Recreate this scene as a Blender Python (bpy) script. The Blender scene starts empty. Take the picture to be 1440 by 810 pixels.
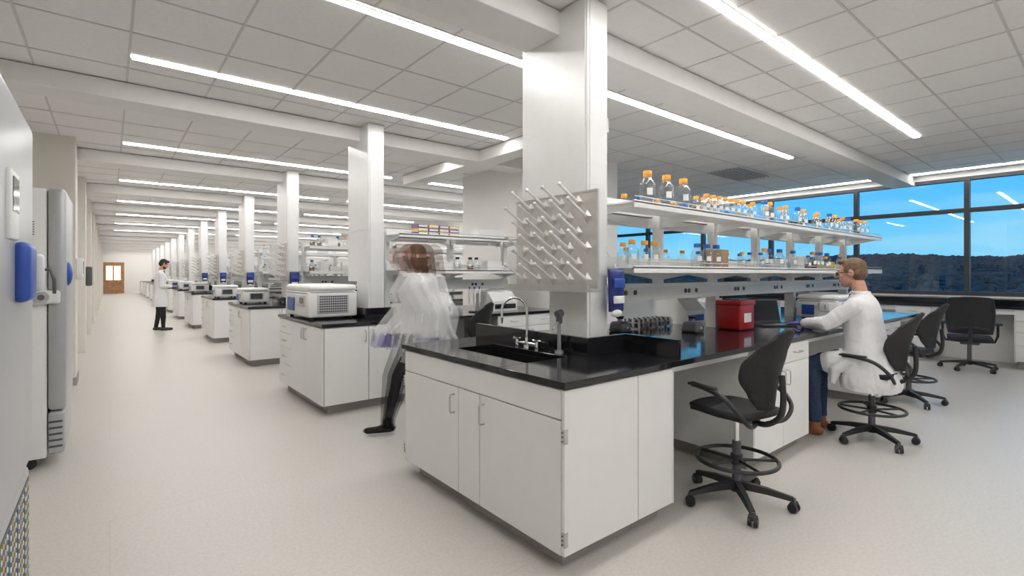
import bpy, bmesh, math, random
import numpy as np
from mathutils import Vector, Matrix
from mathutils import noise as mn
from mathutils.kdtree import KDTree
random.seed(4)
scene = bpy.context.scene
COL = scene.collection
try:
    scene.view_settings.view_transform = 'Standard'
    scene.view_settings.look = 'None'
    scene.view_settings.exposure = 0.0
except Exception: pass

# ---------------- constants (metres) ----------------
H = 1.42            # camera height
ZC = 3.16           # ceiling
P = 3.35            # bench pitch
BX, BY, BW = 1.62, 1.61, 1.64
NB = 13
YEND = 46.0
XW = 11.2
ZT = .9185          # things standing on the counters

# ---------------- materials ----------------
MATS = {}
def pm(name, col, rough=.5, metal=0., var=.04, scale=9., bump=0., spec=.5, coat=0.):
    if name in MATS: return MATS[name]
    m = bpy.data.materials.new(name); m.use_nodes = True
    nt = m.node_tree; b = nt.nodes['Principled BSDF']
    tc = nt.nodes.new('ShaderNodeTexCoord'); nz = nt.nodes.new('ShaderNodeTexNoise')
    nz.inputs['Scale'].default_value = scale; nz.inputs['Detail'].default_value = 4
    nt.links.new(tc.outputs['Object'], nz.inputs['Vector'])
    cr = nt.nodes.new('ShaderNodeValToRGB')
    cr.color_ramp.elements[0].position = .3; cr.color_ramp.elements[1].position = .7
    cr.color_ramp.elements[0].color = (*[max(0, c*(1-var)) for c in col], 1)
    cr.color_ramp.elements[1].color = (*[min(1, c*(1+var)) for c in col], 1)
    nt.links.new(nz.outputs['Fac'], cr.inputs['Fac'])
    nt.links.new(cr.outputs['Color'], b.inputs['Base Color'])
    b.inputs['Roughness'].default_value = rough; b.inputs['Metallic'].default_value = metal
    b.inputs['Specular IOR Level'].default_value = spec
    b.inputs['Coat Weight'].default_value = coat
    if bump > 0:
        bp = nt.nodes.new('ShaderNodeBump'); bp.inputs['Strength'].default_value = bump
        bp.inputs['Distance'].default_value = .01
        nt.links.new(nz.outputs['Fac'], bp.inputs['Height']); nt.links.new(bp.outputs['Normal'], b.inputs['Normal'])
    MATS[name] = m; return m

def emit(name, col, s):
    m = bpy.data.materials.new(name); m.use_nodes = True
    nt = m.node_tree; nt.nodes.clear()
    e = nt.nodes.new('ShaderNodeEmission'); e.inputs['Color'].default_value = (*col, 1); e.inputs['Strength'].default_value = s
    o = nt.nodes.new('ShaderNodeOutputMaterial'); nt.links.new(e.outputs[0], o.inputs[0]); return m

def thin_glass(name, tint=(1, 1, 1), rough=.0, base=.05, edge=.5, power=3.):
    # thin-walled glass: clear face-on, reflective at glancing angles (same on both sides)
    m = bpy.data.materials.new(name); m.use_nodes = True
    nt = m.node_tree; nt.nodes.clear()
    t = nt.nodes.new('ShaderNodeBsdfTransparent'); t.inputs[0].default_value = (*tint, 1)
    g = nt.nodes.new('ShaderNodeBsdfGlossy'); g.inputs['Roughness'].default_value = rough
    f = nt.nodes.new('ShaderNodeLayerWeight'); f.inputs['Blend'].default_value = .5
    p = nt.nodes.new('ShaderNodeMath'); p.operation = 'POWER'; p.inputs[1].default_value = power
    nt.links.new(f.outputs['Facing'], p.inputs[0])
    a = nt.nodes.new('ShaderNodeMath'); a.operation = 'MULTIPLY_ADD'; a.inputs[1].default_value = edge; a.inputs[2].default_value = base; a.use_clamp = True
    nt.links.new(p.outputs[0], a.inputs[0])
    mx = nt.nodes.new('ShaderNodeMixShader')
    nt.links.new(a.outputs[0], mx.inputs[0]); nt.links.new(t.outputs[0], mx.inputs[1]); nt.links.new(g.outputs[0], mx.inputs[2])
    o = nt.nodes.new('ShaderNodeOutputMaterial'); nt.links.new(mx.outputs[0], o.inputs[0]); return m

def ghost(name, col, alpha, rough=.8):
    m = bpy.data.materials.new(name); m.use_nodes = True
    nt = m.node_tree; b = nt.nodes['Principled BSDF']
    nz = nt.nodes.new('ShaderNodeTexNoise'); nz.inputs['Scale'].default_value = 6
    cr = nt.nodes.new('ShaderNodeValToRGB')
    cr.color_ramp.elements[0].color = (*[c*.96 for c in col], 1); cr.color_ramp.elements[1].color = (*col, 1)
    nt.links.new(nz.outputs['Fac'], cr.inputs['Fac']); nt.links.new(cr.outputs['Color'], b.inputs['Base Color'])
    b.inputs['Roughness'].default_value = rough; b.inputs['Alpha'].default_value = alpha
    return m

M_wall = pm('wall_paint', (.84, .83, .81), .75, var=.012)
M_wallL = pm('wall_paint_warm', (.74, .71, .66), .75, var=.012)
M_ceil = pm('ceiling_tile', (.88, .87, .86), .95, var=.02, scale=40, bump=.05, spec=.1)
M_grid = pm('ceiling_grid', (.66, .65, .64), .7, var=.02)
M_white = pm('white_metal', (.85, .85, .84), .35, var=.012)
M_beam = pm('beam_paint', (.84, .83, .81), .6, var=.015)
M_cab = pm('cabinet_white', (.84, .84, .83), .38, var=.012)
M_cabin = pm('cabinet_gap', (.34, .33, .32), .6)
M_toe = pm('toe_kick_grey', (.34, .32, .30), .6)
M_top = pm('epoxy_black', (.011, .011, .013), .09, var=.3, scale=60, spec=.6)
M_basin = pm('epoxy_basin', (.008, .008, .009), .5, var=.3, scale=60, spec=.2)
M_alu = pm('column_aluminium', (.80, .80, .80), .40, metal=.3, var=.02)
M_steel = pm('brushed_steel', (.62, .61, .59), .28, metal=1., var=.05, scale=30)
M_plate = pm('rack_plate_steel', (.62, .60, .57), .38, metal=.7, var=.05, scale=20)
M_chrome = pm('chrome', (.75, .75, .75), .08, metal=1., var=.02)
M_blk = pm('black_plastic', (.018, .018, .02), .38, var=.2)
M_blk2 = pm('black_fabric', (.018, .018, .020), .7, var=.2, scale=80, bump=.1)
M_dgrey = pm('dark_grey_plastic', (.09, .09, .10), .45)
M_grey = pm('grey_metal', (.34, .35, .37), .35, metal=.4)
M_frz = pm('freezer_silver', (.46, .47, .49), .32, metal=.45, var=.02)
M_lgrey = pm('light_grey_enamel', (.58, .59, .60), .35, metal=.1)
M_plw = pm('white_plastic', (.80, .80, .79), .3, var=.015)
M_blue = pm('blue_plastic', (.02, .07, .36), .35)
M_bagblue = pm('blue_foil_bag', (.010, .022, .17), .3, var=.3, scale=14, bump=.5)
M_red = pm('red_plastic', (.34, .010, .014), .3)
M_orange = pm('orange_cap', (.88, .40, .06), .4)
M_bcap = pm('blue_cap', (.03, .14, .50), .4)
M_amber = pm('amber_liquid', (.16, .05, .012), .15)
M_card = pm('cardboard', (.42, .27, .15), .8)
M_paper = pm('paper_label', (.8, .8, .78), .7)
M_yel = pm('yellow_label', (.65, .47, .08), .6)
M_purp = pm('purple_label', (.22, .12, .35), .6)
M_screen = pm('screen_dark', (.015, .02, .03), .12)
M_frame = pm('window_frame_bronze', (.06, .06, .065), .4, metal=.4)
M_wood = pm('door_wood', (.36, .18, .08), .45, var=.3, scale=6)
M_skin = pm('skin', (.58, .31, .22), .5, var=.08, scale=20)
M_lip = pm('lip', (.46, .19, .15), .5)
M_hair1 = pm('hair_greybrown', (.15, .088, .05), .7, var=.5, scale=90, bump=.6)
M_hair2 = pm('hair_dark', (.03, .02, .015), .7, var=.4, scale=90, bump=.6)
M_coat = pm('lab_coat_cotton', (.78, .78, .80), .85, var=.03, scale=14, bump=.3)
M_jean = pm('denim', (.03, .05, .11), .85, var=.3, scale=60)
M_trous = pm('black_trousers', (.012, .012, .014), .8)
M_shirt = pm('navy_shirt', (.03, .04, .09), .8)
M_boot = pm('brown_leather', (.26, .09, .035), .45)
M_shoe = pm('black_shoe', (.03, .022, .018), .4)
M_glove = pm('nitrile_glove', (.14, .13, .46), .4)
M_eyew = pm('eye_white', (.8, .78, .76), .2)
M_iris = pm('eye_iris', (.05, .04, .03), .1)
M_glass = thin_glass('window_glass', (.96, .985, .99), 0., .055, .5, 4.)
M_bglass = thin_glass('bottle_glass', (.93, .95, .955), .04, .07, .55, 2.)
M_light = emit('led_diffuser', (1., .975, .945), 35.)

def floor_mat():
    m = bpy.data.materials.new('vinyl_floor'); m.use_nodes = True
    nt = m.node_tree; b = nt.nodes['Principled BSDF']
    tc = nt.nodes.new('ShaderNodeTexCoord')
    nz = nt.nodes.new('ShaderNodeTexNoise'); nz.inputs['Scale'].default_value = 55; nz.inputs['Detail'].default_value = 6
    nt.links.new(tc.outputs['Object'], nz.inputs['Vector'])
    cr = nt.nodes.new('ShaderNodeValToRGB')
    cr.color_ramp.elements[0].position = .35; cr.color_ramp.elements[1].position = .65
    cr.color_ramp.elements[0].color = (.52, .497, .465, 1); cr.color_ramp.elements[1].color = (.575, .552, .518, 1)
    nt.links.new(nz.outputs['Fac'], cr.inputs['Fac'])
    br = nt.nodes.new('ShaderNodeTexBrick')
    br.inputs['Scale'].default_value = 1; br.inputs['Brick Width'].default_value = 9.; br.inputs['Row Height'].default_value = 1.83
    br.inputs['Mortar Size'].default_value = .003
    br.inputs['Color1'].default_value = (1, 1, 1, 1); br.inputs['Color2'].default_value = (.99, .99, .99, 1); br.inputs['Mortar'].default_value = (.9, .9, .9, 1)
    nt.links.new(tc.outputs['Object'], br.inputs['Vector'])
    mx = nt.nodes.new('ShaderNodeMix'); mx.data_type = 'RGBA'; mx.blend_type = 'MULTIPLY'; mx.inputs[0].default_value = 1
    nt.links.new(cr.outputs['Color'], mx.inputs[6]); nt.links.new(br.outputs['Color'], mx.inputs[7])
    nt.links.new(mx.outputs[2], b.inputs['Base Color'])
    b.inputs['Roughness'].default_value = .34
    b.inputs['Specular IOR Level'].default_value = .4
    return m
M_floor = floor_mat()

# ---------------- mesh builder ----------------
class MB:
    def __init__(s):
        s.v = []; s.f = []; s.m = []; s.sm = []; s.mats = []; s.M = Matrix.Identity(4)
    def mi(s, mat):
        if mat not in s.mats: s.mats.append(mat)
        return s.mats.index(mat)
    def add(s, vs, fs, mat, smooth=False):
        o = len(s.v); i = s.mi(mat)
        for p in vs:
            q = s.M @ Vector(p); s.v.append((q.x, q.y, q.z))
        for f in fs:
            s.f.append(tuple(a+o for a in f)); s.m.append(i); s.sm.append(smooth)
    def box(s, x0, x1, y0, y1, z0, z1, mat):
        vs = [(x, y, z) for z in (z0, z1) for y in (y0, y1) for x in (x0, x1)]
        s.add(vs, [(0, 2, 3, 1), (4, 5, 7, 6), (0, 1, 5, 4), (2, 6, 7, 3), (0, 4, 6, 2), (1, 3, 7, 5)], mat)
    def rbox(s, x0, x1, y0, y1, z0, z1, mat, r=.02, seg=3, taper=None):
        bm = bmesh.new(); bmesh.ops.create_cube(bm, size=1)
        for v in bm.verts:
            k = 1.
            if taper and v.co.z > 0: k = taper
            v.co = Vector(((x0+x1)/2+v.co.x*(x1-x0)*k, (y0+y1)/2+v.co.y*(y1-y0)*k, (z0+z1)/2+v.co.z*(z1-z0)))
        r = min(r, .49*min(x1-x0, y1-y0, z1-z0))
        bmesh.ops.bevel(bm, geom=list(bm.edges), offset=r, segments=seg, profile=.5, affect='EDGES')
        bm.verts.index_update()
        s.add([v.co.copy() for v in bm.verts], [tuple(v.index for v in f.verts) for f in bm.faces], mat, True)
        bm.free()
    def cyl(s, p0, p1, r0, r1, mat, n=16, smooth=True):
        p0 = Vector(p0); p1 = Vector(p1); d = (p1-p0).normalized()
        a = d.orthogonal().normalized(); b = d.cross(a)
        vs = []
        for p, r in ((p0, r0), (p1, r1)):
            for i in range(n):
                t = 2*math.pi*i/n; vs.append(p+a*math.cos(t)*r+b*math.sin(t)*r)
        s.add(vs, [(i, (i+1) % n, n+(i+1) % n, n+i) for i in range(n)], mat, smooth)
        s.add(vs[:n], [tuple(range(n-1, -1, -1))], mat); s.add(vs[n:], [tuple(range(n))], mat)
    def tube(s, pts, r, mat, n=8, closed=False):
        pts = [Vector(p) for p in pts]; N = len(pts); vs = []
        a = None
        for i, p in enumerate(pts):
            if closed: d = (pts[(i+1) % N]-pts[i-1])
            else: d = pts[min(i+1, N-1)]-pts[max(i-1, 0)]
            d.normalize()
            if a is None: a = d.orthogonal().normalized()
            a = (a-d*a.dot(d))
            if a.length < 1e-5: a = d.orthogonal()
            a.normalize(); b = d.cross(a)
            rr = r[i] if isinstance(r, (list, tuple)) else r
            for k in range(n):
                t = 2*math.pi*k/n; vs.append(p+a*math.cos(t)*rr+b*math.sin(t)*rr)
        fs = []
        for i in range(N if closed else N-1):
            j = (i+1) % N
            for k in range(n):
                fs.append((i*n+k, i*n+(k+1) % n, j*n+(k+1) % n, j*n+k))
        s.add(vs, fs, mat, True)
        if not closed:
            s.add(vs[:n], [tuple(range(n-1, -1, -1))], mat); s.add(vs[-n:], [tuple(range(n))], mat)
    def ring(s, c, R, r, mat, n=36, k=8):
        s.tube([(c[0]+R*math.cos(2*math.pi*i/n), c[1]+R*math.sin(2*math.pi*i/n), c[2]) for i in range(n)], r, mat, k, True)
    def lathe(s, cx, cy, z0, prof, mat, n=16, cap=True):
        vs = []; fs = []
        for r, z in prof:
            for i in range(n):
                t = 2*math.pi*i/n; vs.append((cx+r*math.cos(t), cy+r*math.sin(t), z0+z))
        for j in range(len(prof)-1):
            for i in range(n):
                fs.append((j*n+i, j*n+(i+1) % n, (j+1)*n+(i+1) % n, (j+1)*n+i))
        s.add(vs, fs, mat, True)
        if cap:
            s.add(vs[:n], [tuple(range(n-1, -1, -1))], mat); s.add(vs[-n:], [tuple(range(n))], mat)
    def sph(s, c, r, mat, n=14, m=9):
        if not isinstance(r, (tuple, list)): r = (r, r, r)
        vs = [(c[0], c[1], c[2]-r[2])]; fs = []
        for j in range(1, m):
            ph = -math.pi/2+math.pi*j/m
            for i in range(n):
                t = 2*math.pi*i/n
                vs.append((c[0]+r[0]*math.cos(ph)*math.cos(t), c[1]+r[1]*math.cos(ph)*math.sin(t), c[2]+r[2]*math.sin(ph)))
        vs.append((c[0], c[1], c[2]+r[2])); L = len(vs)-1
        for i in range(n):
            fs.append((0, 1+(i+1) % n, 1+i)); fs.append((L, 1+(m-2)*n+i, 1+(m-2)*n+(i+1) % n))
        for j in range(m-2):
            for i in range(n):
                fs.append((1+j*n+i, 1+j*n+(i+1) % n, 1+(j+1)*n+(i+1) % n, 1+(j+1)*n+i))
        s.add(vs, fs, mat, True)
    def prism(s, poly, axis, a0, a1, mat, smooth=False):
        n = len(poly); vs = []
        for a in (a0, a1):
            for (p, q) in poly:
                vs.append((a, p, q) if axis == 'x' else ((p, a, q) if axis == 'y' else (p, q, a)))
        s.add(vs, [(i, (i+1) % n, n+(i+1) % n, n+i) for i in range(n)], mat, smooth)
        s.add(vs, [tuple(range(n-1, -1, -1)), tuple(range(n, 2*n))], mat)
    def shell(s, fn, nu, nv, th, mat):
        P0 = [[Vector(fn(2*i/nu-1, j/nv)) for i in range(nu+1)] for j in range(nv+1)]
        vs = []; W = nu+1
        nr = []
        for j in range(nv+1):
            for i in range(nu+1):
                du = P0[j][min(i+1, nu)]-P0[j][max(i-1, 0)]; dv = P0[min(j+1, nv)][i]-P0[max(j-1, 0)][i]
                nn = du.cross(dv); nn = nn.normalized() if nn.length > 1e-9 else Vector((0, 1, 0)); nr.append(nn)
        for k in (0, 1):
            for j in range(nv+1):
                for i in range(nu+1):
                    vs.append(P0[j][i]+nr[j*W+i]*(th/2 if k else -th/2))
        O = W*(nv+1); fs = []
        for j in range(nv):
            for i in range(nu):
                a, b, c, d = j*W+i, j*W+i+1, (j+1)*W+i+1, (j+1)*W+i
                fs.append((a, d, c, b)); fs.append((O+a, O+b, O+c, O+d))
        for i in range(nu):
            fs.append((i, i+1, O+i+1, O+i)); a = nv*W+i; fs.append((a+1, a, O+a, O+a+1))
        for j in range(nv):
            a = j*W; b = (j+1)*W; fs.append((b, a, O+a, O+b)); a += nu; b += nu; fs.append((a, b, O+b, O+a))
        s.add(vs, fs, mat, True)
    def mesh(s, name):
        me = bpy.data.meshes.new(name); me.from_pydata(s.v, [], s.f)
        for m in s.mats: me.materials.append(m)
        me.polygons.foreach_set('material_index', s.m); me.polygons.foreach_set('use_smooth', s.sm)
        me.update(); return me
    def obj(s, name, loc=(0, 0, 0), rz=0., bevel=0., parent=None):
        return place(s.mesh(name), name, loc, rz, bevel, parent)

def place(me, name, loc=(0, 0, 0), rz=0., bevel=0., parent=None):
    o = bpy.data.objects.new(name, me); COL.objects.link(o)
    o.location = loc; o.rotation_euler = (0, 0, rz)
    if bevel:
        b = o.modifiers.new('bevel', 'BEVEL'); b.width = bevel; b.segments = 2; b.limit_method = 'ANGLE'; b.angle_limit = math.radians(50)
    if parent: o.parent = parent
    return o

def simple(name, x0, x1, y0, y1, z0, z1, mat, bevel=0):
    b = MB(); b.box(x0, x1, y0, y1, z0, z1, mat); return b.obj(name, bevel=bevel)

# =====================================================================
# ROOM SHELL
# =====================================================================
XR = 8.4
simple('floor', -1.4, XW+.15, -3.65, YEND+.15, -.12, 0, M_floor)
simple('ceiling', -1.4, XW+.15, -3.65, YEND+.15, ZC, ZC+.12, M_ceil)
simple('wall_left_near', -1.4, -1.25, -3.5, 8.4, 0, ZC, M_wallL)
simple('wall_back', -1.4, XW+.15, -3.65, -3.5, 0, ZC, M_wall)
simple('wall_far', -1.4, XR, YEND, YEND+.15, 0, ZC, M_wall)
b = MB()
b.box(-1.4, -.5, 8.4, YEND, 0, ZC, M_wallL)
y = 8.4
while y < YEND-1:
    b.box(-.5, -.34, y, y+.55, 0, ZC, M_wallL); y += P
b.obj('wall_left')
simple('wall_enclosed_room', 4.95, 6.2, 5.0, 7.5, 0, ZC, M_wall)
simple('wall_right', XR, XR+.15, 9.4, YEND+.15, 0, ZC, M_wall)
simple('wall_end_east', 7.9, XW+.15, 9.25, 9.4, 0, ZC, M_wall)
b = MB(); b.box(-.335, -.325, 8.4, 8.95, 0, .1, M_toe); b.box(-1.25, -.335, 8.385, 8.4, 0, .1, M_toe); b.obj('baseboard_left')
b = MB()
b.box(XW, XW+.15, -3.5, 9.25, 0, 1.05, M_wall)
b.box(XW, XW+.15, -3.5, 9.25, 3.06, ZC, M_wall)
b.box(XW-.06, XW+.15, -3.5, 9.25, 1.02, 1.05, M_white)
b.obj('wall_window_side')
ys = [-3.16+1.6*i for i in range(8)]+[9.25]
ys = [-3.5]+ys
b = MB()
for yy in ys: b.box(XW, XW+.12, yy-.035, yy+.035, 1.05, 3.06, M_frame)
for zz, hh in ((1.05, .07), (2.46, .07), (3.0, .06)): b.box(XW+.002, XW+.118, -3.5, 9.25, zz, zz+hh, M_frame)
b.obj('trim_window_mullions')
for i in range(len(ys)-1):
    b = MB(); b.box(XW+.055, XW+.063, ys[i]+.035, ys[i+1]-.035, 1.12, 2.46, M_glass)
    b.box(XW+.055, XW+.063, ys[i]+.035, ys[i+1]-.035, 2.53, 3.0, M_glass)
    b.obj('window_%d' % (i+1))

b = MB()
x = -1.1
g = .008
while x < XW:
    b.box(x-g, x+g, -3.5, YEND, ZC-.004, ZC, M_grid); x += .61
for k in range(-2, 14):
    c = 2.5+P*k
    for d in (-1.36, 1.36, -.56, .56):
        yy = c+d
        if -3.4 < yy < YEND-.2: b.box(-1.4, XW, yy-g, yy+g, ZC-.005, ZC-.001, M_grid)
b.obj('ceiling_grid')
b = MB()
for k in range(-1, 14):
    c = 2.5+P*k
    if c > YEND-.3: continue
    xr = (XW if k < 1 else (4.95 if k == 1 else XR))
    b.box(-1.25 if c < 8.4 else -.5, xr, c-.17, c+.17, 2.99, ZC-.008, M_beam)
b.obj('ceiling_beams', bevel=.006)
simple('ceiling_beam_spine', 4.02, 4.32, 3.6, 8.0, 2.992, ZC-.008, M_beam, .006)
def strip(name, x0, x1, y0, y1):
    b = MB()
    b.box(x0, x1, y0, y1, ZC-.016, ZC-.010, M_light)
    t = .005
    b.box(x0-t, x1+t, y0-t, y0, ZC-.0165, ZC-.007, M_white); b.box(x0-t, x1+t, y1, y1+t, ZC-.0165, ZC-.007, M_white)
    b.box(x0-t, x0, y0, y1, ZC-.0165, ZC-.007, M_white); b.box(x1, x1+t, y0, y1, ZC-.0165, ZC-.007, M_white)
    b.obj(name)
for k in range(-1, 14):
    for d in (-.87, .62):
        y = 2.5+P*k+d
        if y > YEND-.5 or y < -3: continue
        w_ = .034
        if k <= 0: strip('linear_ceiling_light', .14, 7.92, y-w_, y+w_)
        else:
            strip('linear_ceiling_light', .14, 3.95, y-w_, y+w_)
            if k >= 2: strip('linear_ceiling_light', 4.4, 7.92, y-w_, y+w_)
strip('linear_ceiling_light', 10.92, 10.97, -1.5, 2.55)
strip('linear_ceiling_light', 10.92, 10.97, 2.75, 6.3)
b = MB(); x, y = 8.5, 4.2; b.box(x-.6, x+.6, y-.3, y+.3, ZC-.012, ZC-.007, M_white)
for i in range(9):
    yy = y-.26+i*.065; b.box(x-.57, x+.57, yy-.010, yy+.010, ZC-.020, ZC-.012, M_grey)
b.obj('ceiling_vent_grille')

b = MB()
y = YEND-.06
b.box(-.42, .82, y, YEND, 0, 2.25, M_wood)
b.obj('door_frame_far')
M_lit = emit('lit_door_glazing', (1, .95, .85), 1.1)
b = MB(); b.box(-.34, .74, y-.03, y-.001, .02, 2.17, M_wood)
b.box(-.22, .17, y-.045, y-.031, .95, 2.0, M_lit); b.box(.23, .62, y-.045, y-.031, .95, 2.0, M_lit)
b.box(.66, .69, y-.08, y-.031, .95, 1.1, M_steel)
b.obj('door_1')
for i in range(3):
    yy = 9.6+i*2*P
    b = MB(); b.box(-.499, -.46, yy, yy+1.05, 0, 2.2, M_grey); b.box(-.459, -.44, yy+.06, yy+.99, .01, 2.14, M_lgrey)
    b.box(-.439, -.39, yy+.12, yy+.15, .95, 1.15, M_steel); b.obj('door_%d' % (i+2))
b = MB()
b.rbox(-.34, -.27, 8.5, 8.72, 1.35, 1.62, M_plw, .01); b.box(-.269, -.266, 8.53, 8.69, 1.42, 1.58, M_screen); b.obj('wall_control_panel')
b = MB(); b.rbox(-.34, -.25, 8.5+P, 8.75+P, 1.2, 1.55, M_dgrey, .02); b.obj('wall_telephone')

# =====================================================================
# WORLD / EXTERIOR
# =====================================================================
w = bpy.data.worlds.new('dusk'); scene.world = w; w.use_nodes = True
nt = w.node_tree; bg = nt.nodes['Background']
tc = nt.nodes.new('ShaderNodeTexCoord'); sx = nt.nodes.new('ShaderNodeSeparateXYZ'); nt.links.new(tc.outputs['Generated'], sx.inputs[0])
mp = nt.nodes.new('ShaderNodeMapping'); mp.inputs['Scale'].default_value = (2.2, 2.2, 14)
nz = nt.nodes.new('ShaderNodeTexNoise'); nz.inputs['Scale'].default_value = 2.2; nz.inputs['Detail'].default_value = 5
nt.links.new(tc.outputs['Generated'], mp.inputs[0]); nt.links.new(mp.outputs[0], nz.inputs['Vector'])
cr = nt.nodes.new('ShaderNodeValToRGB'); e = cr.color_ramp.elements
e[0].position = 0; e[0].color = (.24, .60, .82, 1); e[1].position = .55; e[1].color = (.03, .26, .70, 1)
x_ = e.new(.09); x_.color = (.10, .50, .86, 1); x_ = e.new(.22); x_.color = (.05, .40, .88, 1)
nt.links.new(sx.outputs['Z'], cr.inputs['Fac'])
cl = nt.nodes.new('ShaderNodeValToRGB'); cl.color_ramp.elements[0].position = .48; cl.color_ramp.elements[0].color = (0, 0, 0, 1)
cl.color_ramp.elements[1].position = .72; cl.color_ramp.elements[1].color = (.7, .7, .7, 1)
nt.links.new(nz.outputs['Fac'], cl.inputs['Fac'])
mx = nt.nodes.new('ShaderNodeMix'); mx.data_type = 'RGBA'; mx.inputs[7].default_value = (.28, .60, .80, 1)
nt.links.new(cl.outputs['Color'], mx.inputs[0]); nt.links.new(cr.outputs['Color'], mx.inputs[6])
nt.links.new(mx.outputs[2], bg.inputs['Color']); bg.inputs['Strength'].default_value = 1.3

M_trees = pm('distant_trees', (.048, .055, .058), .95, var=.85, scale=.35, spec=0)
b = MB(); NX, NY = 60, 460
vs = []; fs = []
for i in range(NX+1):
    u = i/NX; X = 30+470*u**1.3
    for j in range(NY+1):
        Yv = -100+620*j/NY
        base = -16+(u**1.2)*32
        z = base+4.5*mn.noise(Vector((X*.008, Yv*.010, 0)))*u*2+(1.0+.8*u)*mn.noise(Vector((X*.12, Yv*.16, 3)))+(1.2+1.4*u)*mn.noise(Vector((X*.5, Yv*.6, 7)))
        vs.append((X, Yv, z))
for i in range(NX):
    for j in range(NY):
        a = i*(NY+1)+j; fs.append((a, a+NY+1, a+NY+2, a+1))
b.add(vs, fs, M_trees, False); b.obj('distant_wooded_hills')

# =====================================================================
# CASEWORK
# =====================================================================
def pull(b, face, pos, z, horizontal=False, L=.11):
    n = Vector((face[0], face[1], 0)); t = Vector((-face[1], face[0], 0)); c = Vector((pos[0], pos[1], z))
    d = t if horizontal else Vector((0, 0, 1))
    pts = [c-d*L/2, c-d*L/2+n*.028, c-d*(L/2-.012)+n*.034, c+d*(L/2-.012)+n*.034, c+d*L/2+n*.028, c+d*L/2]
    b.tube(pts, .0055, M_steel, 8)
def front(b, face, a0, a1, z0, z1, plane, handle=None):
    g = .003; th = .019
    a0 += g; a1 -= g; z0 += g; z1 -= g
    s = face[0]+face[1]
    p0, p1 = (plane, plane+s*th) if s > 0 else (plane-th, plane)
    if face[0]: b.box(p0, p1, a0, a1, z0, z1, M_cab)
    else: b.box(a0, a1, p0, p1, z0, z1, M_cab)
    pl = plane+s*th
    if handle:
        if handle == 'd': a, z, hor = (a0+a1)/2, (z0+z1)/2+.0, True
        else:
            hor = False; z = z1-.10
            a = a0+.04 if handle == '0' else a1-.04
        pos = (pl, a) if face[0] else (a, pl)
        pull(b, face, pos, z, hor)
def carcass(b, x0, x1, y0, y1, hole=None):
    if hole:
        hx0, hx1, hy0, hy1 = hole
        b.box(x0, x1, y0, y1, .1, .655, M_cabin)
        b.box(x0, hx0, y0, y1, .655, .884, M_cabin); b.box(hx1, x1, y0, y1, .655, .884, M_cabin)
        b.box(hx0, hx1, y0, hy0, .655, .884, M_cabin); b.box(hx0, hx1, hy1, y1, .655, .884, M_cabin)
    else: b.box(x0, x1, y0, y1, .1, .884, M_cabin)
    b.box(x0+.0, x1-.0, y0+.001, y1-.001, .097, .105, M_cab)
    b.box(x0+.06, x1-.02, y0+.07, y1-.07, 0, .1, M_toe)
def doors(b, face, a0, a1, plane, drawer=True, n=2):
    zt = .88
    if drawer:
        w_ = (a1-a0)/n
        for i in range(n): front(b, face, a0+i*w_, a0+(i+1)*w_, .73, zt, plane, 'd')
        zt = .73
    w_ = (a1-a0)/n
    for i in range(n): front(b, face, a0+i*w_, a0+(i+1)*w_, .1, zt, plane, ('1' if i == 0 else '0') if n > 1 else '0')
def drawers(b, face, a0, a1, plane, n=4):
    zs = [.1, .34, .54, .71, .88] if n == 4 else [.1, .4, .7, .88]
    for i in range(len(zs)-1): front(b, face, a0, a1, zs[i], zs[i+1], plane, 'd')
def hinge(b, x, y, z):
    b.box(x-.012, x+.012, y-.022, y+.006, z-.035, z+.035, M_steel)
    for q in (-.02, 0, .02): b.cyl((x-.013, y-.008, z+q), (x-.017, y-.008, z+q), .004, .004, M_dgrey, 8)

CX0, CY0, CY1 = .03, .035, BW-.035
SPX = BW/2
L1 = 6.33
sx0, sx1, sy0, sy1 = .20, .52, .50, 1.22
b = MB()
carcass(b, CX0, .89, CY0, CY1, (sx0-.014, sx1+.014, sy0-.014, sy1+.014))
pl = CX0
front(b, (-1, 0), CY0, CY1, .735, .88, pl)
front(b, (-1, 0), CY0, .69, .1, .735, pl, '1'); front(b, (-1, 0), .69, .91, .1, .735, pl); front(b, (-1, 0), .91, CY1, .1, .735, pl, '0')
for z in (.18, .66):
    hinge(b, CX0-.005, CY0+.0, z); hinge(b, CX0-.005, CY1+.018, z)
front(b, (0, -1), CX0-.018, .57, .1, .88, CY0); front(b, (0, -1), .57, .89, .1, .88, CY0)
front(b, (0, 1), CX0, .46, .1, .88, CY1, '1'); front(b, (0, 1), .46, .89, .1, .88, CY1, '0')
b.box(.89, .905, CY0-.018, CY1+.018, .1, .884, M_cab)
b.box(.905, L1-.03, SPX-.03, SPX+.03, .03, .884, M_cab)
for (a, c) in ((1.9, 2.85), (4.75, 5.55)):
    carcass(b, a, c, CY0, SPX-.03); doors(b, (0, -1), a, c, CY0)
    b.box(a-.012, a, CY0-.018, SPX, .1, .884, M_cab); b.box(c, c+.012, CY0-.018, SPX, .1, .884, M_cab)
    carcass(b, a, c, SPX+.03, CY1); doors(b, (0, 1), a, c, CY1)
b.box(L1-.06, L1-.02, CY0, CY1, 0, .884, M_cab)
b.box(.905, L1-.06, CY0+.02, CY0+.04, .84, .884, M_cab)
z0, z1 = .885, .918
b.box(0, L1, 0, sy0, z0, z1, M_top); b.box(0, L1, sy1, BW, z0, z1, M_top)
b.box(0, sx0, sy0, sy1, z0, z1, M_top); b.box(sx1, L1, sy0, sy1, z0, z1, M_top)
t = .012
b.box(sx0-t, sx1+t, sy0-t, sy1+t, .66, .672, M_basin)
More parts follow.
